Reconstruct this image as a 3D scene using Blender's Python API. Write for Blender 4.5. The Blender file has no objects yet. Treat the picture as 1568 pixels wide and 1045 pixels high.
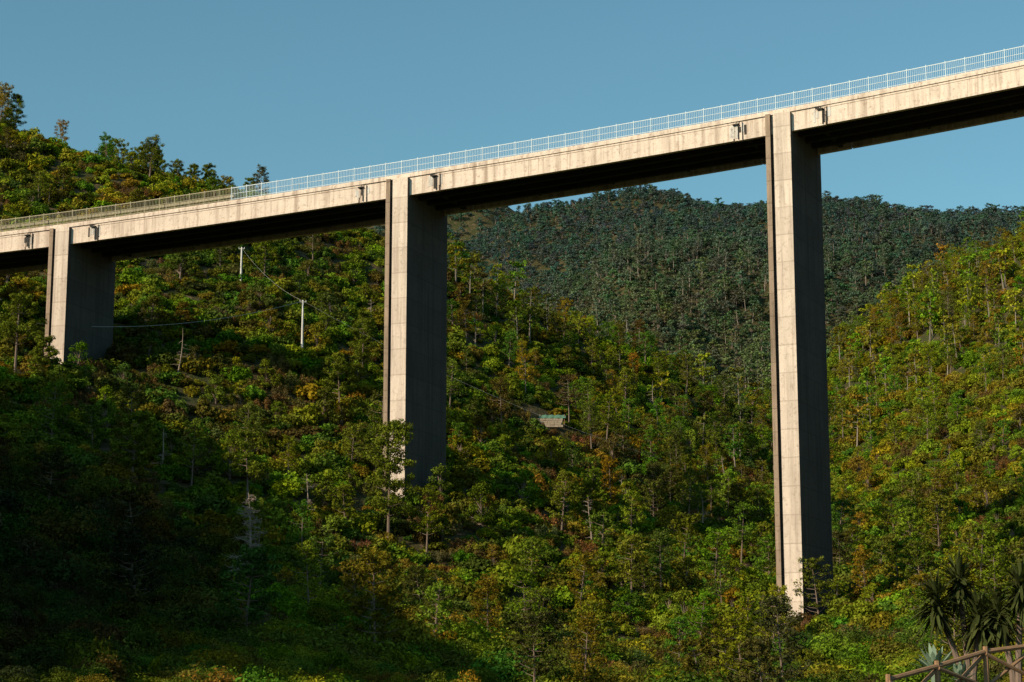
import bpy, math, random
import numpy as np
from mathutils import Vector, noise
R=random.Random(7); NR=np.random.default_rng(11)
scene=bpy.context.scene
scene.view_settings.view_transform='Standard'
scene.view_settings.look='None'
scene.view_settings.exposure=0

# ---------------- materials ----------------
def newmat(name):
    m=bpy.data.materials.new(name); m.use_nodes=True
    nt=m.node_tree; b=nt.nodes['Principled BSDF']
    b.inputs['Roughness'].default_value=.9
    b.inputs['Specular IOR Level'].default_value=.15
    return m,nt,b
def N(nt,t,**k):
    n=nt.nodes.new(t)
    for a,v in k.items(): setattr(n,a,v)
    return n
def mixc(nt,fac,a,b,mode='MIX'):
    n=N(nt,'ShaderNodeMix',data_type='RGBA',blend_type=mode)
    for i,v in ((0,fac),(6,a),(7,b)):
        if hasattr(v,'links'): nt.links.new(v,n.inputs[i])
        else: n.inputs[i].default_value=v if i==0 else (*v[:3],1)
    return n.outputs[2]
def math_(nt,op,a,b=0.0,c=None):
    n=N(nt,'ShaderNodeMath',operation=op)
    for i,v in enumerate((a,b,c)):
        if v is None: continue
        if hasattr(v,'links'): nt.links.new(v,n.inputs[i])
        else: n.inputs[i].default_value=v
    return n.outputs[0]
def noise_(nt,scale,detail=5,vscale=(1,1,1),rough=.6):
    tc=N(nt,'ShaderNodeTexCoord'); mp=N(nt,'ShaderNodeMapping')
    mp.inputs['Scale'].default_value=vscale
    nt.links.new(tc.outputs['Object'],mp.inputs['Vector'])
    n=N(nt,'ShaderNodeTexNoise'); n.inputs['Scale'].default_value=scale
    n.inputs['Detail'].default_value=detail; n.inputs['Roughness'].default_value=rough
    nt.links.new(mp.outputs[0],n.inputs['Vector']); return n.outputs['Fac']
def ramp(nt,v,lo,hi):
    n=N(nt,'ShaderNodeMapRange'); n.inputs['From Min'].default_value=lo; n.inputs['From Max'].default_value=hi
    nt.links.new(v,n.inputs['Value']); return n.outputs['Result']

def concrete(name,c1,c2,stain,lift=2.4,stainamt=.6):
    m,nt,b=newmat(name)
    c=mixc(nt,ramp(nt,noise_(nt,.35,6),.3,.7),c1,c2)
    st=ramp(nt,noise_(nt,1.3,6,(1,1,.05)),.48,.70)
    c=mixc(nt,math_(nt,'MULTIPLY',st,stainamt),c,stain)
    st=ramp(nt,noise_(nt,3.5,4,(1,1,.04)),.55,.68)
    c=mixc(nt,math_(nt,'MULTIPLY',st,.5),c,stain)
    bl=ramp(nt,noise_(nt,2.3,8),.55,.72)
    c=mixc(nt,math_(nt,'MULTIPLY',bl,.6),c,stain)
    tc=N(nt,'ShaderNodeTexCoord'); sp=N(nt,'ShaderNodeSeparateXYZ'); nt.links.new(tc.outputs['Object'],sp.inputs[0])
    if lift:
        fr=math_(nt,'FRACT',math_(nt,'DIVIDE',sp.outputs[2],lift))
        ln=math_(nt,'LESS_THAN',fr,.045)
        c=mixc(nt,math_(nt,'MULTIPLY',ln,.4),c,stain)
        fl=math_(nt,'FLOOR',math_(nt,'DIVIDE',sp.outputs[2],lift))
        wn=N(nt,'ShaderNodeTexWhiteNoise',noise_dimensions='1D'); nt.links.new(fl,wn.inputs['W'])
        c=mixc(nt,math_(nt,'MULTIPLY',wn.outputs['Value'],.25),c,stain)
    nt.links.new(c,b.inputs['Base Color'])
    bp=N(nt,'ShaderNodeBump'); bp.inputs['Strength'].default_value=.4; bp.inputs['Distance'].default_value=.1
    nt.links.new(noise_(nt,3,8),bp.inputs['Height']); nt.links.new(bp.outputs[0],b.inputs['Normal'])
    return m
M_CONC=concrete('pier_concrete',(.78,.65,.55),(.67,.56,.47),(.29,.225,.18),lift=2.9)
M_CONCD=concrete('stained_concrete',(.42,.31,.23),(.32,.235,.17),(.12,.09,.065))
M_SIDE=concrete('shade_toned_concrete',(.125,.110,.096),(.098,.088,.078),(.05,.045,.04),lift=2.9)  # pier concrete again, with the shade of the sides put into its colour
M_GIRD=concrete('girder_concrete',(.78,.65,.55),(.67,.55,.46),(.28,.195,.145),lift=0,stainamt=.7)
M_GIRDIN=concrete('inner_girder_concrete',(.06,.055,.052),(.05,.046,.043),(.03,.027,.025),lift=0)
M_WHITE=concrete('lime_stain',(.75,.73,.70),(.5,.46,.42),(.15,.12,.10),lift=0)
def plain(name,col,var=.3,scale=4,rough=.8,metal=0):
    m,nt,b=newmat(name)
    c=mixc(nt,noise_(nt,scale,5),[x*(1-var) for x in col],[x*(1+var) for x in col])
    nt.links.new(c,b.inputs['Base Color']); b.inputs['Roughness'].default_value=rough; b.inputs['Metallic'].default_value=metal
    return m
M_RAIL=plain('galvanised_rail',(.60,.69,.75),.12,3,.6)
M_RUSTY=plain('weathered_rail',(.40,.35,.24),.2,3,.7)
M_ASPH=plain('asphalt',(.05,.05,.05),.2,6)
M_BARK=plain('bark',(.19,.14,.11),.4,3)
M_PALE=plain('pale_bark',(.25,.205,.17),.3,3)
M_DEAD=plain('dead_wood',(.30,.24,.19),.3,3)
M_POLE=plain('pole_concrete',(.6,.58,.54),.15,2)
M_WIRE=plain('wire_metal',(.45,.45,.44),.1,1)
M_WOOD=plain('rustic_timber',(.30,.18,.10),.4,6)
M_NET=plain('garden_net',(.09,.19,.13),.3,3)
M_STONE=plain('dry_stone',(.36,.29,.21),.45,2.5)

def leafmat(name,col=None):
    m,nt,b=newmat(name)
    lv=N(nt,'ShaderNodeAttribute'); lv.attribute_name='lv'
    if col is None:
        t=N(nt,'ShaderNodeAttribute',attribute_type='INSTANCER'); t.attribute_name='tint'; base=t.outputs['Color']
    else:
        rgb=N(nt,'ShaderNodeRGB'); rgb.outputs[0].default_value=(*col,1); base=rgb.outputs[0]
    k=math_(nt,'MULTIPLY_ADD',lv.outputs['Fac'],1.4,.4)
    vm=N(nt,'ShaderNodeVectorMath',operation='SCALE'); nt.links.new(base,vm.inputs[0]); nt.links.new(k,vm.inputs['Scale'])
    d=N(nt,'ShaderNodeBsdfDiffuse'); t=N(nt,'ShaderNodeBsdfTranslucent'); mx=N(nt,'ShaderNodeMixShader'); mx.inputs[0].default_value=.2
    nt.links.new(vm.outputs[0],d.inputs[0])
    tcl=mixc(nt,1.0,vm.outputs[0],(1.3,1.3,.6),'MULTIPLY'); nt.links.new(tcl,t.inputs[0])
    nt.links.new(d.outputs[0],mx.inputs[1]); nt.links.new(t.outputs[0],mx.inputs[2])
    nt.links.new(mx.outputs[0],nt.nodes['Material Output'].inputs['Surface'])
    nt.nodes.remove(b)
    return m
M_LEAF=leafmat('foliage')
M_PINE=leafmat('pine_needles',(.115,.140,.014))
M_YUC=leafmat('yucca_leaf',(.06,.072,.022))
M_AGA=leafmat('agave_leaf',(.19,.26,.19))

# ---------------- mesh helpers ----------------
class MB:
    def __init__(s): s.v=[]; s.f=[]; s.m=[]; s.l=[]
    def add(s,vs,fs,mi=0,lv=.5):
        o=len(s.v); s.v+= [tuple(p) for p in vs]
        for i,f in enumerate(fs):
            s.f.append(tuple(o+k for k in f)); s.m.append(mi)
            s.l.append(lv if not hasattr(lv,'__len__') else float(lv[i]))
    def tube(s,pts,rad,sides=5,mi=0):
        vs=[];fs=[];n=len(pts)
        for i,p in enumerate(pts):
            p=Vector(p); d=(Vector(pts[min(i+1,n-1)])-Vector(pts[max(i-1,0)])).normalized()
            a=d.cross(Vector((0,0,1)) if abs(d.z)<.9 else Vector((1,0,0))).normalized(); b=d.cross(a)
            for k in range(sides):
                t=2*math.pi*k/sides; vs.append(p+(a*math.cos(t)+b*math.sin(t))*rad[i])
        for i in range(n-1):
            for k in range(sides):
                k2=(k+1)%sides; fs.append((i*sides+k,i*sides+k2,(i+1)*sides+k2,(i+1)*sides+k))
        fs.append(tuple(range(sides))); fs.append(tuple((n-1)*sides+k for k in range(sides)))
        s.add(vs,fs,mi)
    def prism(s,poly,z0,z1,fn,mi=0,mis=None):
        n=len(poly); vs=[fn(a,o,z0) for a,o in poly]+[fn(a,o,z1) for a,o in poly]
        for k in range(n):
            k2=(k+1)%n
            s.add([vs[k],vs[k2],vs[n+k2],vs[n+k]],[(0,1,2,3)],mis[k] if mis else mi)
        s.add(vs[n:],[tuple(range(n))],mi); s.add(vs[:n],[tuple(range(n))],mi)
    def leaves(s,centers,rads,n,size,aspect=.55,mi=1,up=.25,jit=.8,shell=.55):
        for c,r in zip(centers,rads):
            d=NR.normal(size=(n,3)); d/=np.linalg.norm(d,axis=1)[:,None]
            rr=shell+(1-shell)*NR.random(n)**.6; rr*=1+.12*NR.normal(size=n)
            pos=np.array(c)+d*rr[:,None]*np.array(r)
            nm=d+NR.normal(size=(n,3))*jit*.6+np.array([0,0,up]); nm/=np.linalg.norm(nm,axis=1)[:,None]
            u=np.cross(nm,NR.normal(size=(n,3))); u/=np.linalg.norm(u,axis=1)[:,None]; w=np.cross(nm,u)
            sz=size*(.6+.8*NR.random(n))[:,None]
            q=np.stack([pos-u*sz,pos+w*sz*aspect,pos+u*sz,pos-w*sz*aspect],1).reshape(-1,3)
            cl=.25+.5*NR.random(); lv=np.clip(cl+.25*NR.normal(size=n),0,1)
            o=len(s.v); s.v+=q.tolist()
            s.f+=[(o+4*i,o+4*i+1,o+4*i+2,o+4*i+3) for i in range(n)]
            s.m+=[mi]*n; s.l+=lv.tolist()
    def mesh(s,name,mats,smooth=False):
        me=bpy.data.meshes.new(name); me.from_pydata(s.v,[],s.f)
        for m in mats: me.materials.append(m)
        me.polygons.foreach_set('material_index',s.m)
        a=me.attributes.new('lv','FLOAT','FACE'); a.data.foreach_set('value',s.l)
        if smooth: me.polygons.foreach_set('use_smooth',[True]*len(s.f))
        me.update(); return me
    def obj(s,name,mats,parent=None,loc=(0,0,0),smooth=False):
        o=bpy.data.objects.new(name,s.mesh(name,mats,smooth)); scene.collection.objects.link(o)
        o.location=loc; o.parent=parent; return o
def empty(name,loc=(0,0,0)):
    e=bpy.data.objects.new(name,None); e.location=loc; scene.collection.objects.link(e); return e

# ---------------- terrain ----------------
CP=np.array([
(0,0,-1.9),(-20,0,-2),(20,0,-2),(0,-40,-3),(60,0,4),(-60,0,28),(-50,-50,20),(100,0,20),(100,-60,10),(-9,35,-1.2),(0,35,-1.2),
(-80,50,54),(-94,90,62),(-134,145,94),(-145,190,84),(-200,200,86),(-200,100,70),(-150,30,55),
(-16,60,1.8),(-26,100,6.5),(-39,150,15.5),(-47,180,24),(-54,210,34),(-45,60,18),(-60,100,28),(-80,150,43),
(-5,60,.2),(-9,100,2.4),(-14,150,7),(-17,190,14),(0,60,-.8),(0,100,.4),(0,150,4.2),(0,190,10),
(-55,235,43),(-12,219,24.5),(8,209,16),(29,200,9.6),(15,100,-.4),(22,150,2.6),
(11,45,.1),(16,60,-.2),(26,100,1.5),(39,150,5.5),(52,200,13),(60,100,9),(80,200,28),(110,300,64),(160,200,70),
(65,250,27),(83,320,53),(100,385,80),(117,450,108),(150,450,125),(220,400,140),
(38,250,20),(45,300,31),(53,350,42),(60,400,56),(66,440,70),(78,450,86),(94,450,95),
(19,250,23),(23,300,38),(27,350,54),(28.5,380,67),(49,390,58),
(0,250,31),(0,300,50),(0,350,71),(-5.5,370,80),
(-22,250,41),(-27,300,63),(-31,350,87),(-42,260,52),(-50,300,74),(-52,345,93),(-66,340,94),
(-65,250,51),(-78,300,80),(-86,330,99),(-105,330,110),(-120,250,75),(-140,330,120),(-200,330,125),
(-85,400,78),(-48,420,72),(0,430,55),(30,445,52),(130,540,90),(-120,450,95),(-10,480,55),
(30,520,66),(36,600,105),(42,700,155),(50,800,198),(65,900,248),(0,900,226),(-28,900,208),(65,1020,225),
(110,900,235),(170,950,245),(240,950,243),(300,950,250),(150,650,130),(180,750,175),(90,600,95),(250,650,150),
(-60,600,85),(-60,750,120),(-150,600,110),(-200,800,150),(-120,950,180),
(-50,1300,335),(-150,1300,322),(-260,1300,330),(60,1300,310),(300,1300,220),(150,1150,200),(-60,1080,190)],float)
def phi(r2): return np.where(r2>0,.5*r2*np.log(np.maximum(r2,1e-12)),0)
P0=CP[:,:2]/100; n0=len(P0)
K=phi(((P0[:,None]-P0[None])**2).sum(-1))+np.eye(n0)*.01
A=np.block([[K,np.c_[np.ones(n0),P0]],[np.c_[np.ones(n0),P0].T,np.zeros((3,3))]])
W=np.linalg.solve(A,np.r_[CP[:,2],0,0,0])
def height(x,y):
    x=np.asarray(x,float);y=np.asarray(y,float); sh=x.shape
    q=np.c_[x.ravel(),y.ravel()]/100; z=np.empty(len(q))
    for i in range(0,len(q),20000):
        qq=q[i:i+20000]
        z[i:i+20000]=phi(((qq[:,None]-P0[None])**2).sum(-1))@W[:n0]+W[n0]+qq@W[n0+1:]
    X=q[:,0]*100;Y=q[:,1]*100
    z=np.clip(z,-8,350)
    d=np.maximum.reduce([-220-X,X-330,-70-Y,Y-1330,np.zeros_like(X)])/350
    w=np.clip(d,0,1); w=w*w*(3-2*w); z=z*(1-w)+60*w
    nz=np.empty(len(q))
    for i in range(len(q)):
        a=X[i];b=Y[i]
        far=min(max((b-470)/200,0),1)
        near=min(max((b-60)/80,0.12),1)
        v=noise.fractal((a/38,b/38,1.3),1,2,4)*2.2*near+noise.noise((a/9,b/9,4.))*.7*near
        if far>0: v+=far*(noise.fractal((a/110,b/170,7.7),1,2.1,5)*15)
        nz[i]=v
    return (z+nz).reshape(sh)
def h1(x,y): return float(height(np.array([x]),np.array([y]))[0])
def axis(lo,hi,step,flo,fhi):
    c=list(np.arange(lo,hi+.1,step)); s=step;p=hi
    while p<fhi: s*=1.35; p+=s; c.append(p)
    s=step;p=lo
    while p>flo: s*=1.35; p-=s; c.insert(0,p)
    return np.array(c)
xs=axis(-240,330,3.4,-3000,3000)
ys=np.concatenate([axis(-60,500,3.4,-3000,500),axis(508,1350,8,508,4000)])
GX,GY=np.meshgrid(xs,ys); GZ=height(GX,GY)
nx,ny=len(xs),len(ys)
me=bpy.data.meshes.new('hillside_ground')
idx=np.arange(nx*ny).reshape(ny,nx)
F=np.stack([idx[:-1,:-1],idx[:-1,1:],idx[1:,1:],idx[1:,:-1]],-1).reshape(-1,4)
me.from_pydata(np.c_[GX.ravel(),GY.ravel(),GZ.ravel()].tolist(),[],F.tolist())
me.polygons.foreach_set('use_smooth',[True]*len(F))
m,nt,b=newmat('scrub_soil')
c=mixc(nt,ramp(nt,noise_(nt,.09,6),.35,.65),(.085,.062,.026),(.045,.055,.016))
c=mixc(nt,ramp(nt,noise_(nt,.5,6),.52,.7),c,(.21,.13,.09))
c=mixc(nt,ramp(nt,noise_(nt,2.5,6),.4,.7),c,(.035,.038,.014))
nt.links.new(c,b.inputs['Base Color'])
bp=N(nt,'ShaderNodeBump'); bp.inputs['Distance'].default_value=.6; nt.links.new(noise_(nt,.9,8),bp.inputs['Height']); nt.links.new(bp.outputs[0],b.inputs['Normal'])
me.materials.append(m)
g=bpy.data.objects.new('hillside_ground',me); scene.collection.objects.link(g)

# ---------------- viaduct ----------------
nodes=[(-138,260,56.2),(-95.8,248,57.7),(-53.3,234,59.0),(-11.6,218,60.8),(29.2,200,62.9),(69.4,180,65.8),(108,157.5,68.8),(146,132,71.5)]
pts=[];nodeidx=[]
Vn=[Vector(p) for p in nodes]
for i in range(len(Vn)-1):
    p0=Vn[max(i-1,0)];p1=Vn[i];p2=Vn[i+1];p3=Vn[min(i+2,len(Vn)-1)]
    nodeidx.append(len(pts))
    for k in range(40):
        t=k/40
        pts.append(.5*((2*p1)+(p2-p0)*t+(2*p0-5*p1+4*p2-p3)*t*t+(3*p1-p0-3*p2+p3)*t**3))
pts.append(Vn[-1]); nodeidx.append(len(pts)-1)
S=[0]
for i in range(1,len(pts)): S.append(S[-1]+(pts[i]-pts[i-1]).length)
S=np.array(S); PA=np.array([tuple(p) for p in pts]); NS=[S[i]-1.3 for i in nodeidx]
def frame(s):
    p=Vector([np.interp(s,S,PA[:,k]) for k in range(3)])
    q=Vector([np.interp(min(s+.6,S[-1]),S,PA[:,k]) for k in range(3)])-Vector([np.interp(max(s-.6,0),S,PA[:,k]) for k in range(3)])
    t=Vector((q.x,q.y,0)).normalized(); return p,t,Vector((-t.y,t.x,0))
def sweep(mb,s0,s1,o0,o1,z0,z1,mi=0,step=1.5):
    n=max(1,int((s1-s0)/step)); vs=[];fs=[]
    for i in range(n+1):
        p,t,nn=frame(s0+(s1-s0)*i/n)
        for o,z in ((o0,z0),(o1,z0),(o1,z1),(o0,z1)): vs.append(p+nn*o+Vector((0,0,z)))
    for i in range(n):
        for k in range(4):
            k2=(k+1)%4; fs.append((4*i+k,4*i+4+k,4*i+4+k2,4*i+k2))
    fs.append((0,1,2,3)); fs.append((4*n+3,4*n+2,4*n+1,4*n)); mb.add(vs,fs,mi)
viaduct=empty('concrete_viaduct')
L0,L1=0.7,S[-1]-.7
deck=MB()
sweep(deck,L0,L1,-.16,10.16,-.34,-.02,0)
sweep(deck,L0,L1,-.10,.28,-.02,.16,0); sweep(deck,L0,L1,9.72,10.1,-.02,.16,0)
deck.obj('deck_slab',[M_GIRD],viaduct)
rd=MB(); sweep(rd,L0,L1,.285,9.715,-.019,.03,0); rd.obj('carriageway',[M_ASPH],viaduct)
gb=MB(); D=-2.42; JT=4.5
piers=NS[1:-1]
offs=[(0,.5,0),(2.4,2.85,1),(4.8,5.25,1),(7.2,7.65,1),(9.5,10,0)]
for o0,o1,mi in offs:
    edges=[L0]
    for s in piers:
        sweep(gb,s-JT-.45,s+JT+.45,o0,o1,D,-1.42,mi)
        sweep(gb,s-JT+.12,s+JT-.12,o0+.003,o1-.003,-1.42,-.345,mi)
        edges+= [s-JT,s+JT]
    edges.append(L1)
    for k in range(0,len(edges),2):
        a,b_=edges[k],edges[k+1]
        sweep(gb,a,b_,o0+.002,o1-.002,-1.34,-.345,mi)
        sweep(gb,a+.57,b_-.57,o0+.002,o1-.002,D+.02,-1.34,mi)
        if mi==0 and o0==0:
            sweep(gb,a+.6,b_-.6,-.05,0.01,D+.02,D+.34,mi)
            sweep(gb,a+.3,b_-.3,-.05,0.01,-.58,-.345,mi)
for k,s in enumerate(piers):
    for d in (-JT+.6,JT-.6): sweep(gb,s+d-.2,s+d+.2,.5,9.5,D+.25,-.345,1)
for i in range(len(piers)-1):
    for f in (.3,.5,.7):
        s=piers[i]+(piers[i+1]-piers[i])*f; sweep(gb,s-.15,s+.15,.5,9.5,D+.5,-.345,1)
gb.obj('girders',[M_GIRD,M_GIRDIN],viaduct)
jt=MB()
for s in piers:
    for sg in (-1,1):
        c=s+sg*(JT+.1)
        x0=c-.9
        while x0<c+.75:
            wd=R.uniform(.12,.34); sweep(jt,x0,x0+wd,-.03,0.004,-R.uniform(1.5,2.35),-R.uniform(.5,1.0),R.choice((1,1,0,2))); x0+=wd+R.uniform(.02,.1)
        sweep(jt,c-.5,c+.15,-.26,-.035,-.74,-.60,2)
        sweep(jt,c+.02,c+.11,-.12,-.035,-2.3,-.74,2)
        sweep(jt,c+.5,c+.56,-.12,-.035,-2.42,-.5,2)
        sweep(jt,c-.72,c-.3,-.045,-.005,-.58,-.345,2)
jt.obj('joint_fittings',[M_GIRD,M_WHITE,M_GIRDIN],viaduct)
for k,s in enumerate(piers):
    p,t,nn=frame(s)
    gz=h1(p.x,p.y)
    pm=MB()
    fn=lambda a,o,z,p=p,t=t,nn=nn: p+t*a+nn*o+Vector((0,0,z))
    zb=min(gz,h1(*(p+nn*10).xy))-p.z-6
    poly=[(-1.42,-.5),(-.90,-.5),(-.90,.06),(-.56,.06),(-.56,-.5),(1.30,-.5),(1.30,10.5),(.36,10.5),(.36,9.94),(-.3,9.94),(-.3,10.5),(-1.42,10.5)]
    mis=[1,2,2,2,0,2,0,0,0,0,0,2]  # broad sides and front groove take the shade-darkened concrete
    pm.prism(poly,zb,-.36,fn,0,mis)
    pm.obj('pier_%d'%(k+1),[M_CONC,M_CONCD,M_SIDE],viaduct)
rl=MB(); r2=MB()
split=np.interp(-33,PA[:,0],S)
def rail(mb,s0,s1,o):
    for z,h in ((.30,.05),(.95,.045),(1.66,.08)): sweep(mb,s0,s1,o-.03,o+.03,z,z+h)
    s=s0
    i=0
    while s<s1:
        p,t,nn=frame(s); w=.038 if i%10==0 else .014
        z1=1.85 if i%10==0 else 1.66
        fn=lambda a,oo,z: p+t*a+nn*(o+oo)+Vector((0,0,z))
        mb.prism([(-w,-w),(w,-w),(w,w),(-w,w)],.15,z1,fn); s+=.2;i+=1
rail(rl,split,L1,.08); rail(r2,L0,split,.08)
for z in (.6,1.2): sweep(rl,L0,L1,9.9,9.95,z,z+.08)
s=L0
while s<L1:
    p,t,nn=frame(s); fn=lambda a,oo,z: p+t*a+nn*(9.92+oo)+Vector((0,0,z)); rl.prism([(-.04,-.04),(.04,-.04),(.04,.04),(-.04,.04)],.15,1.3,fn); s+=2
sweep(r2,L0,split,.6,.66,.75,1.05)
rl.obj('railing_mesh',[M_RAIL],viaduct); r2.obj('railing_weathered',[M_RUSTY],viaduct)

# ---------------- vegetation prototypes ----------------
def bush(seed,flat=.8,n=1300,lumps=13,leaf=.085,asp=.6):
    rr=random.Random(seed); mb=MB(); C=[];Rd=[]
    for i in range(lumps):
        a=rr.random()*6.28; r=rr.random()**.5*.72; z=rr.uniform(.15,.95)*flat*(1-.5*r)
        C.append((r*math.cos(a),r*math.sin(a),z)); q=rr.uniform(.22,.42); Rd.append((q,q,q*.85))
    for c in C[::3]: mb.tube([(0,0,-.2),(c[0]*.5,c[1]*.5,c[2]*.5),c],[.035,.025,.01],3,0)
    mb.leaves(C,Rd,n//lumps,leaf,asp)
    return mb
def spiky(seed):
    rr=random.Random(seed); mb=MB(); C=[];Rd=[]
    for i in range(16):
        a=rr.random()*6.28; r=rr.random()**.5*.8; z=rr.uniform(.15,.6)
        C.append((r*math.cos(a),r*math.sin(a),z)); Rd.append((.22,.22,.35))
    mb.leaves(C,Rd,80,.075,.4,up=.1); return mb
def pine(seed,h=9.0,n=48,start=.3,wide=1.0,leaf=.17,asp=.42,sk=1.0,step=1.0,tr=1.0):
    rr=random.Random(seed); mb=MB()
    bx,by=rr.uniform(-.5,.5),rr.uniform(-.5,.5)
    tp=lambda f:(bx*f*f,by*f*f,h*f)
    mb.tube([(0,0,-.8)]+[tp(i/8) for i in range(1,9)],[(.17-.019*i)*tr for i in range(9)],6 if tr==1 else 4,0)
    f=start; C=[];Rd=[]
    while f<.99:
        nb=rr.choice((3,4,5)); a0=rr.random()*6.28
        for k in range(nb):
            if rr.random()<.12: continue
            prof=math.sin(min(1,(1-f)/(1-start)*1.15+.12)*math.pi*.62)
            ln=(.8+1.5*prof)*rr.uniform(.6,1.15)*wide*h/9
            a=a0+k*6.28/nb+rr.uniform(-.4,.4); b0=Vector(tp(f))
            e=b0+Vector((math.cos(a)*ln,math.sin(a)*ln,ln*rr.uniform(.15,.55)))
            mid=b0.lerp(e,.5)+Vector((0,0,-.08*ln))
            mb.tube([b0,mid,e],[.05,.03,.012],3,0)
            for u in (.5,.78,1.0):
                if rr.random()<.15: continue
                q=b0.lerp(e,u)+Vector((rr.uniform(-.3,.3),rr.uniform(-.3,.3),rr.uniform(0,.25)))
                C.append(tuple(q)); s_=rr.uniform(.36,.66)*sk*h/9; Rd.append((s_,s_,s_*.75))
        f+=rr.uniform(.06,.10)*step
    C.append(tp(1)); Rd.append((.3,.3,.5))
    mb.leaves(C,Rd,n,leaf,asp,up=.4,shell=.3)
    return mb
def tree(seed,h=6.5,n=110,leaf=.17,lumps=26,low=.2):
    rr=random.Random(seed); mb=MB(); C=[];Rd=[]
    mb.tube([(0,0,-.6),(.1,0,h*.25),(.05,.12,h*.5),(0,0,h*.8)],[.2,.15,.1,.03],6,0)
    for i in range(lumps):
        a=rr.random()*6.28; f=rr.uniform(low,1); r=math.sin(min(1,(1.08-f)*1.35)*math.pi*.5)*h*.38*rr.uniform(.35,1.1)
        c=(r*math.cos(a),r*math.sin(a),h*f)
        mb.tube([(0,0,h*f*.55),(c[0]*.5,c[1]*.5,h*f*.8),c],[.07,.04,.015],3,0)
        C.append(c); q=rr.uniform(.55,1.05)*h/6.5; Rd.append((q,q,q*.75))
    mb.leaves(C,Rd,n,leaf,.6); return mb
def dead(seed,h=7.,nb=46,tw=9,k=1.0):
    rr=random.Random(seed); mb=MB()
    tp=lambda f:(.3*math.sin(f*3),.2*math.sin(f*4+1),h*f)
    mb.tube([(0,0,-.6)]+[tp(i/8) for i in range(1,9)],[(.17-.018*i)*k for i in range(9)],6,0)
    for i in range(nb):
        f=rr.uniform(.15,.97); a=rr.random()*6.28; ln=(1-f*.75)*rr.uniform(.9,2.3)*h/7
        b0=Vector(tp(f)); e=b0+Vector((math.cos(a)*ln,math.sin(a)*ln,ln*rr.uniform(-.25,.4)))
        mb.tube([b0,b0.lerp(e,.5)+Vector((0,0,.08)),e],[.045*k,.03*k,.012*k],3,0)
        for j in range(tw):
            u=rr.uniform(.3,1); q=b0.lerp(e,u); l2=ln*rr.uniform(.2,.45)
            mb.tube([q,q+Vector((rr.uniform(-1,1),rr.uniform(-1,1),rr.uniform(-.6,.7)))*l2],[.02*k,.008*k],3,0)
    return mb
def coll(name,mbs,mats):
    c=bpy.data.collections.new(name)
    for i,mb in enumerate(mbs):
        o=bpy.data.objects.new('%s_variant_%d'%(name,i),mb.mesh(name,mats)); c.objects.link(o)
    return c
ML=[M_BARK,M_LEAF]
C_NB=coll('leafy_shrub',[bush(31,.9,4400,22,.044,.5),bush(32,.8,4400,28,.048,.45),bush(33,1.0,4200,18,.044,.55),bush(34,.75,4200,24,.054,.35),bush(35,1.1,4400,30,.046,.5)],ML)
C_BUSH=coll('shrub',[bush(1),bush(2,.7),bush(3,1.0),bush(4,.8,1300,9),bush(5,.95,1400,17),bush(6,1.1,1400,15)],ML)
C_SPK=coll('heather',[spiky(1),spiky(2),spiky(3)],ML)
C_PINE=coll('pine',[pine(1,9,32,.2,1.1),pine(2,8,32,.3,1.15),pine(3,10,30,.3,.9),pine(4,7,32,.12,1.2),pine(5,10,28,.45,.9)],ML)
C_TREE=coll('broadleaf',[tree(1,6.5,80,low=.1),tree(2,6,80,low=.12),tree(3,7,80,low=.15),tree(4,5.5,80,low=.08)],ML)
C_FAR=coll('far_tree',[tree(11,6.5,30,.32,18,.1),tree(12,6,30,.32,18,.1),tree(13,7.5,30,.32,20,.2),pine(14,9,8,.25,1.1,.34,.6,1.1,1.5),tree(15,7,28,.34,14,.15)],ML)
C_TALL=coll('tall_pine',[pine(41,11,9,.42,.95,.34,.6,1.1,1.3,1.2),pine(42,10,9,.48,1.0,.34,.6,1.1,1.3,1.2),pine(43,12,8,.4,.8,.34,.6,1.0,1.4,1.2)],[M_PALE,M_LEAF])
C_DEAD=coll('bare_tree',[dead(5,7,26,5,.9),dead(6,6,22,5,.9),dead(7,8,16,4,.8)],[M_DEAD])

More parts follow.
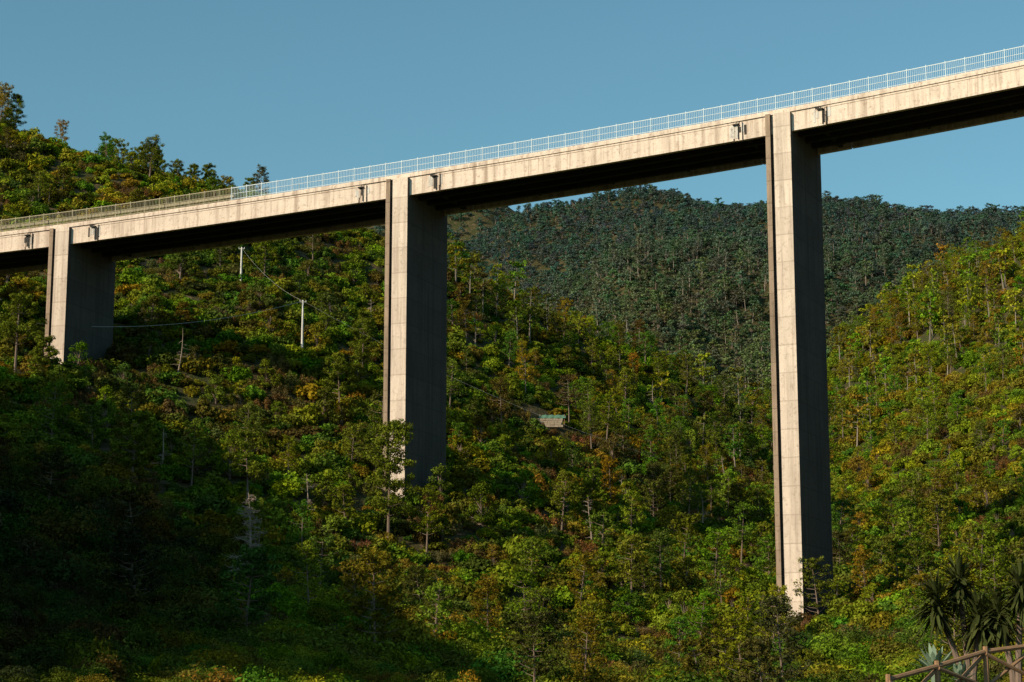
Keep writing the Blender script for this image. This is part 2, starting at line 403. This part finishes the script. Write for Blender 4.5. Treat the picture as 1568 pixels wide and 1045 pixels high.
def scatter(name,col,P,nvar):
    me=bpy.data.meshes.new(name); me.from_pydata([p[0] for p in P],[],[])
    a=me.attributes.new('rot','FLOAT_VECTOR','POINT'); a.data.foreach_set('vector',np.array([p[1] for p in P]).ravel())
    a=me.attributes.new('scl','FLOAT_VECTOR','POINT'); a.data.foreach_set('vector',np.array([p[2] for p in P]).ravel())
    a=me.attributes.new('tint','FLOAT_VECTOR','POINT'); a.data.foreach_set('vector',np.array([p[3] for p in P]).ravel())
    a=me.attributes.new('vid','INT','POINT'); a.data.foreach_set('value',[R.randrange(nvar) for p in P])
    o=bpy.data.objects.new(name,me); scene.collection.objects.link(o)
    ng=bpy.data.node_groups.new(name,'GeometryNodeTree')
    ng.interface.new_socket('Geometry',in_out='INPUT',socket_type='NodeSocketGeometry')
    ng.interface.new_socket('Geometry',in_out='OUTPUT',socket_type='NodeSocketGeometry')
    gi=ng.nodes.new('NodeGroupInput'); go=ng.nodes.new('NodeGroupOutput')
    ip=ng.nodes.new('GeometryNodeInstanceOnPoints'); ci=ng.nodes.new('GeometryNodeCollectionInfo')
    ci.inputs['Collection'].default_value=col; ci.inputs['Separate Children'].default_value=True; ci.inputs['Reset Children'].default_value=True
    def attr(n,t):
        x=ng.nodes.new('GeometryNodeInputNamedAttribute'); x.data_type=t; x.inputs['Name'].default_value=n
        return [s for s in x.outputs if s.enabled and s.name=='Attribute'][0]
    L=ng.links.new
    L(gi.outputs[0],ip.inputs['Points']); L(ci.outputs[0],ip.inputs['Instance']); ip.inputs['Pick Instance'].default_value=True
    L(attr('vid','INT'),ip.inputs['Instance Index']); L(attr('rot','FLOAT_VECTOR'),ip.inputs['Rotation']); L(attr('scl','FLOAT_VECTOR'),ip.inputs['Scale'])
    L(ip.outputs[0],go.inputs[0])
    md=o.modifiers.new('instances','NODES'); md.node_group=ng; return o

EX=[(-38,233,3.0),(-35,231,2),(-13.5,176,2.2),(5,294,4.0),(-28,261,2.0),(12.5,45,4),(8.8,44,3),(15,45,3),(-22.6,170,2),(-22.3,166,2.2),(60,235,2.5)]
EXT=[(28,192,6),(28,182,5),(-13,212,6),(-12.5,200,6),(-11.5,190,5),(-55,228,6),(-22,163,6),(-21,153,5),(-27,196,5),(-26,188,4),(-37,189,5),(-28,254,6),(-27,246,4),(5,286,6),(5,278,5),(-38,226,5),(12,52,10),(10,40,6),(-39,278,5)]
for s in piers:
    p,t,nn=frame(s)
    for k in range(-1,11,2): q=p+nn*k; EX.append((q.x,q.y,2.2))
def ok(x,y): return all((x-a)**2+(y-b)**2>r*r for a,b,r in EX)
def okt(x,y): return all((x-a)**2+(y-b)**2>r*r for a,b,r in EXT)
cand=[]
def grid(y0,y1,cell,marg):
    y=y0
    while y<y1:
        w=.30*y+marg; x=-w
        while x<w:
            cand.append((x+R.uniform(-.5,.5)*cell,y+R.uniform(-.5,.5)*cell,cell)); x+=cell
        y+=cell
grid(34,110,1.9,8); grid(110,185,2.2,10); grid(185,300,1.9,10); grid(300,480,2.2,10); grid(480,760,3.5,10); grid(760,1080,4.2,10); grid(1080,1340,8,0)
cx=np.array([c[0] for c in cand]); cy=np.array([c[1] for c in cand]); cz=height(cx,cy)
sets={k:[] for k in ('near','shrub','heather','pine','broadleaf','far','tall','bare')}
def lerp(a,b,t): return tuple(x*(1-t)+y*t for x,y in zip(a,b))
GREEN=(.088,.125,.013);YEL=(.230,.225,.016);OLV=(.070,.084,.018);RUST=(.155,.105,.026);BRN=(.13,.10,.040);SHADE_TINT=(.024,.030,.011)  # last tint: hill shadow painted into left foreground plant colour
FAR=(.100,.132,.052);FAR_HAZE=(.066,.106,.090)  # far tree tints; the second has bluish aerial haze painted in
for (x,y,cell),z in zip(cand,cz):
    if y<480 and not ok(x,y): continue
    n1=noise.fractal((x/30,y/30,3),1,2,3); n2=noise.noise((x/11,y/11,9)); n3=noise.noise((x/60,y/60,20))
    u=R.random(); rot=(R.uniform(-.08,.08),R.uniform(-.08,.08),R.random()*6.28)
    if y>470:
        t=min(1,(y-470)/350); c=lerp(FAR,FAR_HAZE,t); c=lerp(c,(.19,.20,.05),.7*R.random()*max(0,1-1.3*t)); c=tuple(v*R.uniform(.78,1.22) for v in c)  # sunlit yellow nearer and haze blue farther, mixed into the tree colour
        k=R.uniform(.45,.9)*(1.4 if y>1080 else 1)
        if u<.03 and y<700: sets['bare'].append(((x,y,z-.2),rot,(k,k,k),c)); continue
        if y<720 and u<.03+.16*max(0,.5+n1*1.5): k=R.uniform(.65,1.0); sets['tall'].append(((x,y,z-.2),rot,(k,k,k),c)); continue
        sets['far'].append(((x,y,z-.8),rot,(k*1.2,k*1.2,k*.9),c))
        continue
    ridge=min(1,max(0,(y-300)/100))
    c=lerp(GREEN,YEL,R.random()**1.7*.95) if n1+R.uniform(-.3,.3)>-.15 else lerp(OLV,GREEN,R.random())
    if x<-.2*y and y>280 and n2>-.1: c=lerp(c,YEL,.7)
    if x>.14*y and y>260: c=lerp(c,YEL,.3)
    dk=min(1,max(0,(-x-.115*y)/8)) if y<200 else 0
    if dk>0 and y<205+x*.0: c=lerp(c,SHADE_TINT,.85*dk*(1 if y<180 else (200-y)/20))  # painted shade: plants in the left hill's shadow get a darker colour
    c=tuple(v*R.uniform(.65,1.35) for v in c)
    ppine=.03+.08*max(0,n3)*2+(.05*ridge if x>-15 else .0)
    ptree=.05+.08*max(0,-n3)
    if x<-15 and y>240: ppine*=.5; ptree*=.5
    if u<.004 and y>200 and okt(x,y): sets['bare'].append(((x,y,z-.2),rot,(.8,.8,.8),c)); continue
    if x>-15 and y>310 and u>1-.04*ridge and okt(x,y): k=R.uniform(.6,.9); sets['tall'].append(((x,y,z-.2),rot,(k,k,k),c)); continue
    if n2+R.uniform(-.35,.35)>.37 and 120<y<340:
        c=lerp(RUST,BRN,R.random()); c=tuple(v*R.uniform(.7,1.2) for v in c)
        k=R.uniform(.9,1.8); sets['heather'].append(((x,y,z-.1),rot,(k,k,k*R.uniform(.8,1.3)),c)); continue
    if y<110:
        k=R.uniform(.7,1.5)*(.6 if y<60 else 1)
        if not okt(x,y): k*=.5
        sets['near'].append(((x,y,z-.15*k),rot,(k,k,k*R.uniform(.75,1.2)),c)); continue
    tall=okt(x,y)
    if y<185:
        k=R.choice((1.2,1.5,1.9,2.4,3.0)) if tall else 1.2
        if u<.03 and tall: k=R.uniform(.5,.8); sets['pine'].append(((x,y,z-.2),rot,(k,k,k),c)); continue
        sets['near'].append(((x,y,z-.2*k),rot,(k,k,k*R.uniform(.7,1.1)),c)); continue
    if u<ppine and tall: k=R.uniform(.45,.85); sets['pine'].append(((x,y,z-.2),rot,(k,k,k),c))
    elif u<ppine+ptree and tall: k=R.uniform(.4,.75); sets['broadleaf'].append(((x,y,z-.4),rot,(k*1.15,k*1.15,k),c))
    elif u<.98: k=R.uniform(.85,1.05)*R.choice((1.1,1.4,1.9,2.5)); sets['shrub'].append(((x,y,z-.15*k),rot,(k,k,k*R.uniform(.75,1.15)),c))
print({k:len(v) for k,v in sets.items()})
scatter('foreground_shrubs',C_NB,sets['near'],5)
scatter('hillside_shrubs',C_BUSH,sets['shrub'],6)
scatter('dry_heather',C_SPK,sets['heather'],3)
scatter('pine_forest',C_PINE,sets['pine'],5)
scatter('broadleaf_forest',C_TREE,sets['broadleaf'],4)
scatter('distant_forest',C_FAR,sets['far'],5)
scatter('tall_pine_forest',C_TALL,sets['tall'],3)
scatter('bare_trees',C_DEAD,sets['bare'],3)

# individual trees
pm=[pine(21,12,90,.25,.75,.15,.4,1.0,.8).mesh('pine_tree',[M_BARK,M_PINE]),pine(22,8.5,80,.38,1.05,.14,.4,1.05).mesh('pine_tree',[M_BARK,M_PINE]),pine(23,7,80,.25,1.1,.14,.4,1.1).mesh('pine_tree',[M_BARK,M_PINE])]
for x,y,i,sc in [(-12.8,206,0,1.05),(-27,203,1,1.0),(-37.6,196,2,1.0),(-57.0,225,1,1.1),(-53.5,223,2,.8),(-85,328,0,.6),(-66,340,2,.8),(-63,341,2,.9),(-60,342,1,.65),(-57,342,2,.7),(-54,344,2,.75),(-71,338,2,.6),(-47,345,2,.6),(-21,240,1,.9),(37,330,1,.9),(33,318,1,.8),(-20,262,0,.75)]:
    o=bpy.data.objects.new('pine_tree',pm[i]); scene.collection.objects.link(o)
    o.location=(x,y,h1(x,y)-.2); o.scale=(sc,)*3; o.rotation_euler=(0,0,R.random()*6.28)
dead(9,7.8,80,16,1.0).obj('dead_tree',[M_DEAD],loc=(-22.6,170,h1(-22.6,170)),smooth=False)

# utility poles + wires
def pole(x,y,h):
    z=h1(x,y); e=empty('utility_pole',(x,y,z)); mb=MB()
    mb.tube([(0,0,-1),(0,0,h*.5),(0,0,h)],[.17,.14,.10],8); mb.obj('shaft',[M_POLE],e,smooth=True)
    mb=MB(); mb.tube([(-.45,0,h-.25),(.45,0,h-.25)],[.05,.05],4)
    for k in (-.4,.4): mb.tube([(k,0,h-.2),(k,0,h)],[.04,.05],5)
    mb.obj('crossarm',[M_POLE],e); return Vector((x,y,z+h-.1))
p1=pole(-28,261,7.4); p2=pole(-39.6,284,5.5)
w=MB()
def wire(a,b_,sag,r=.022):
    P=[]
    for i in range(21):
        t=i/20; q=a.lerp(b_,t); q.z-=sag*4*t*(1-t); P.append(q)
    w.tube(P,[r]*21,3)
wire(p1,Vector((-57,234,46.8)),1.6,.03); wire(p1,p2,1.0,.012); wire(p1,Vector((20,262,34)),1.5,.012)
w.obj('overhead_wires',[M_WIRE])

# garden terrace
tx,ty=5,294; tz=h1(tx,ty-2)
tw=MB()
for j in range(4):
    x=-4.2
    while x<3.2:
        l=R.uniform(.3,.7); d=R.uniform(-.06,.06)
        fn=lambda a,o,z: Vector((a,o,z)); tw.prism([(x,-.3+d),(x+l-.03,-.3+d),(x+l-.03,.3),(x,.3)],j*.32-.1,j*.32+.2,fn,0); x+=l
tw.obj('dry_stone_wall',[M_STONE],loc=(tx-1,ty-2,tz))
ge=empty('garden_net_shelter',(tx+1,ty,tz+1.0)); a=MB()
for X in (-1.8,1.8):
    for Y in (-.8,.8): a.tube([(X,Y,-1.6),(X,Y,1.0)],[.05,.05],5)
a.obj('posts',[M_WOOD],ge); a=MB(); vs=[];fs=[]
for i in range(13):
    for j in range(7):
        X=-2+i/3; Y=-1+j/3; vs.append((X,Y,1.05-.14*math.sin(i*1.1)**2-.1*(j-3)**2*.1+R.uniform(-.03,.03)-(.5 if j==0 else 0)))
for i in range(12):
    for j in range(6): fs.append((i*7+j,i*7+7+j,i*7+8+j,i*7+j+1))
a.add(vs,fs); a.obj('net_cover',[M_NET],ge)

# foreground: timber fence, yuccas, agaves
fe=empty('timber_fence'); fx=[(8.2,44),(9.5,45),(10.8,46),(12.1,46.6),(13.4,46.6),(14.7,46.3)]
ft=[.88,1.2,1.55,1.72,1.76,1.74]
a=MB(); 
for i,((x,y),z) in enumerate(zip(fx,ft)): a.tube([(x,y,z-1.9),(x+R.uniform(-.03,.03),y,z+.12)],[.075,.065],7)
a.obj('posts',[M_WOOD],fe); a=MB()
for i in range(5):
    A_=Vector((*fx[i],ft[i])); B_=Vector((*fx[i+1],ft[i+1])); dn=Vector((0,0,-.85))
    a.tube([A_,B_],[.06,.055],7); a.tube([A_+dn,B_+dn],[.055,.055],7)
    a.tube([A_+Vector((0,-.06,-.05)),B_+dn+Vector((0,-.06,.05))],[.045,.045],6)
    a.tube([A_+dn+Vector((0,.06,.05)),B_+Vector((0,.06,-.05))],[.045,.045],6)
a.obj('rails',[M_WOOD],fe)
def blade(mb,base,dirv,L,wd,droop,mi,lv):
    d=Vector(dirv).normalized(); side=d.cross(Vector((0,0,1)))
    if side.length<.01: side=Vector((1,0,0))
    side.normalize(); vs=[];n=5
    for i in range(n+1):
        f=i/n; c=Vector(base)+d*L*f+Vector((0,0,-droop*L*f*f)); wq=wd*(math.sin(math.pi*(.15+.85*(1-f)))**.6 if f<1 else .02)
        up=side.cross(d)*wd*.35*(1-f)
        vs+= [c-side*wq+up,c,c+side*wq+up]
    fs=[]
    for i in range(n):
        for k in (0,1): fs.append((3*i+k,3*i+k+1,3*i+4+k,3*i+3+k))
    mb.add(vs,fs,mi,lv)
def yucca(x,y,heads,seed):
    rr=random.Random(seed); z=h1(x,y); mb=MB()
    for hx,hy,hz in heads:
        mb.tube([(0,0,-.3),(hx*.3,hy*.3,hz*.5),(hx,hy,hz)],[.10,.08,.07],7,0)
        for i in range(200):
            a=rr.random()*6.28; e=rr.uniform(-1.1,1.5)
            blade(mb,(hx,hy,hz+rr.uniform(-.3,.15)),(math.cos(a)*math.cos(e),math.sin(a)*math.cos(e),math.sin(e)),rr.uniform(.55,.9),.036,rr.uniform(.05,.35),1,rr.uniform(.1,.9))
    mb.obj('yucca_tree',[M_BARK,M_YUC],loc=(x,y,z))
def agave(x,y,sc,seed,dz=.6):
    rr=random.Random(seed); mb=MB()
    mb.tube([(0,0,-1.6),(0,0,.1)],[.12,.1],6)
    for i in range(34):
        a=i*2.4; e=.15+1.2*(i/34)
        blade(mb,(0,0,.05),(math.cos(a)*math.cos(e),math.sin(a)*math.cos(e),math.sin(e)),rr.uniform(.6,.8)*sc,.06*sc,rr.uniform(-.1,.2),0,rr.uniform(.2,.9))
    mb.obj('agave_plant',[M_AGA],loc=(x,y,h1(x,y)+dz))
yucca(11.0,48.5,[(-.75,0,3.1),(-.1,.3,3.6),(.25,-.2,2.7)],1); yucca(12.0,48,[(.2,0,3.3),(-.3,.2,2.7)],2)
agave(9.85,47,1.0,1,1.35); agave(13.4,49,1.0,2,1.2); agave(10.4,46.8,.7,3,1.1)

# ---------------- light / sky / camera ----------------
el=math.radians(27); sx,sy=-.8,-.6
w_=bpy.data.worlds.new('World'); scene.world=w_; w_.use_nodes=True; nt=w_.node_tree
sk=nt.nodes.new('ShaderNodeTexSky'); sk.sky_type='NISHITA'; sk.sun_disc=False
sk.sun_elevation=el; sk.sun_rotation=math.atan2(sx,sy)%(2*math.pi); sk.air_density=1; sk.dust_density=1.0; sk.ozone_density=1.5
bg=nt.nodes['Background']; bg.inputs['Strength'].default_value=.106
tint=mixc(nt,1.0,sk.outputs[0],(.84,1.24,1.12),'MULTIPLY')
nt.links.new(tint,bg.inputs['Color'])
sd=bpy.data.lights.new('sun','SUN'); sd.energy=5; sd.angle=math.radians(.5); sd.color=(1,.83,.61)
so=bpy.data.objects.new('sun',sd); scene.collection.objects.link(so)
so.rotation_euler=Vector((sx*math.cos(el),sy*math.cos(el),math.sin(el))).to_track_quat('Z','Y').to_euler()
cd=bpy.data.cameras.new('camera'); cd.lens=70; cd.sensor_width=36; cd.clip_end=12000; cd.clip_start=.5
co=bpy.data.objects.new('camera',cd); scene.collection.objects.link(co); co.rotation_euler=(math.radians(100.8),0,0)
scene.camera=co
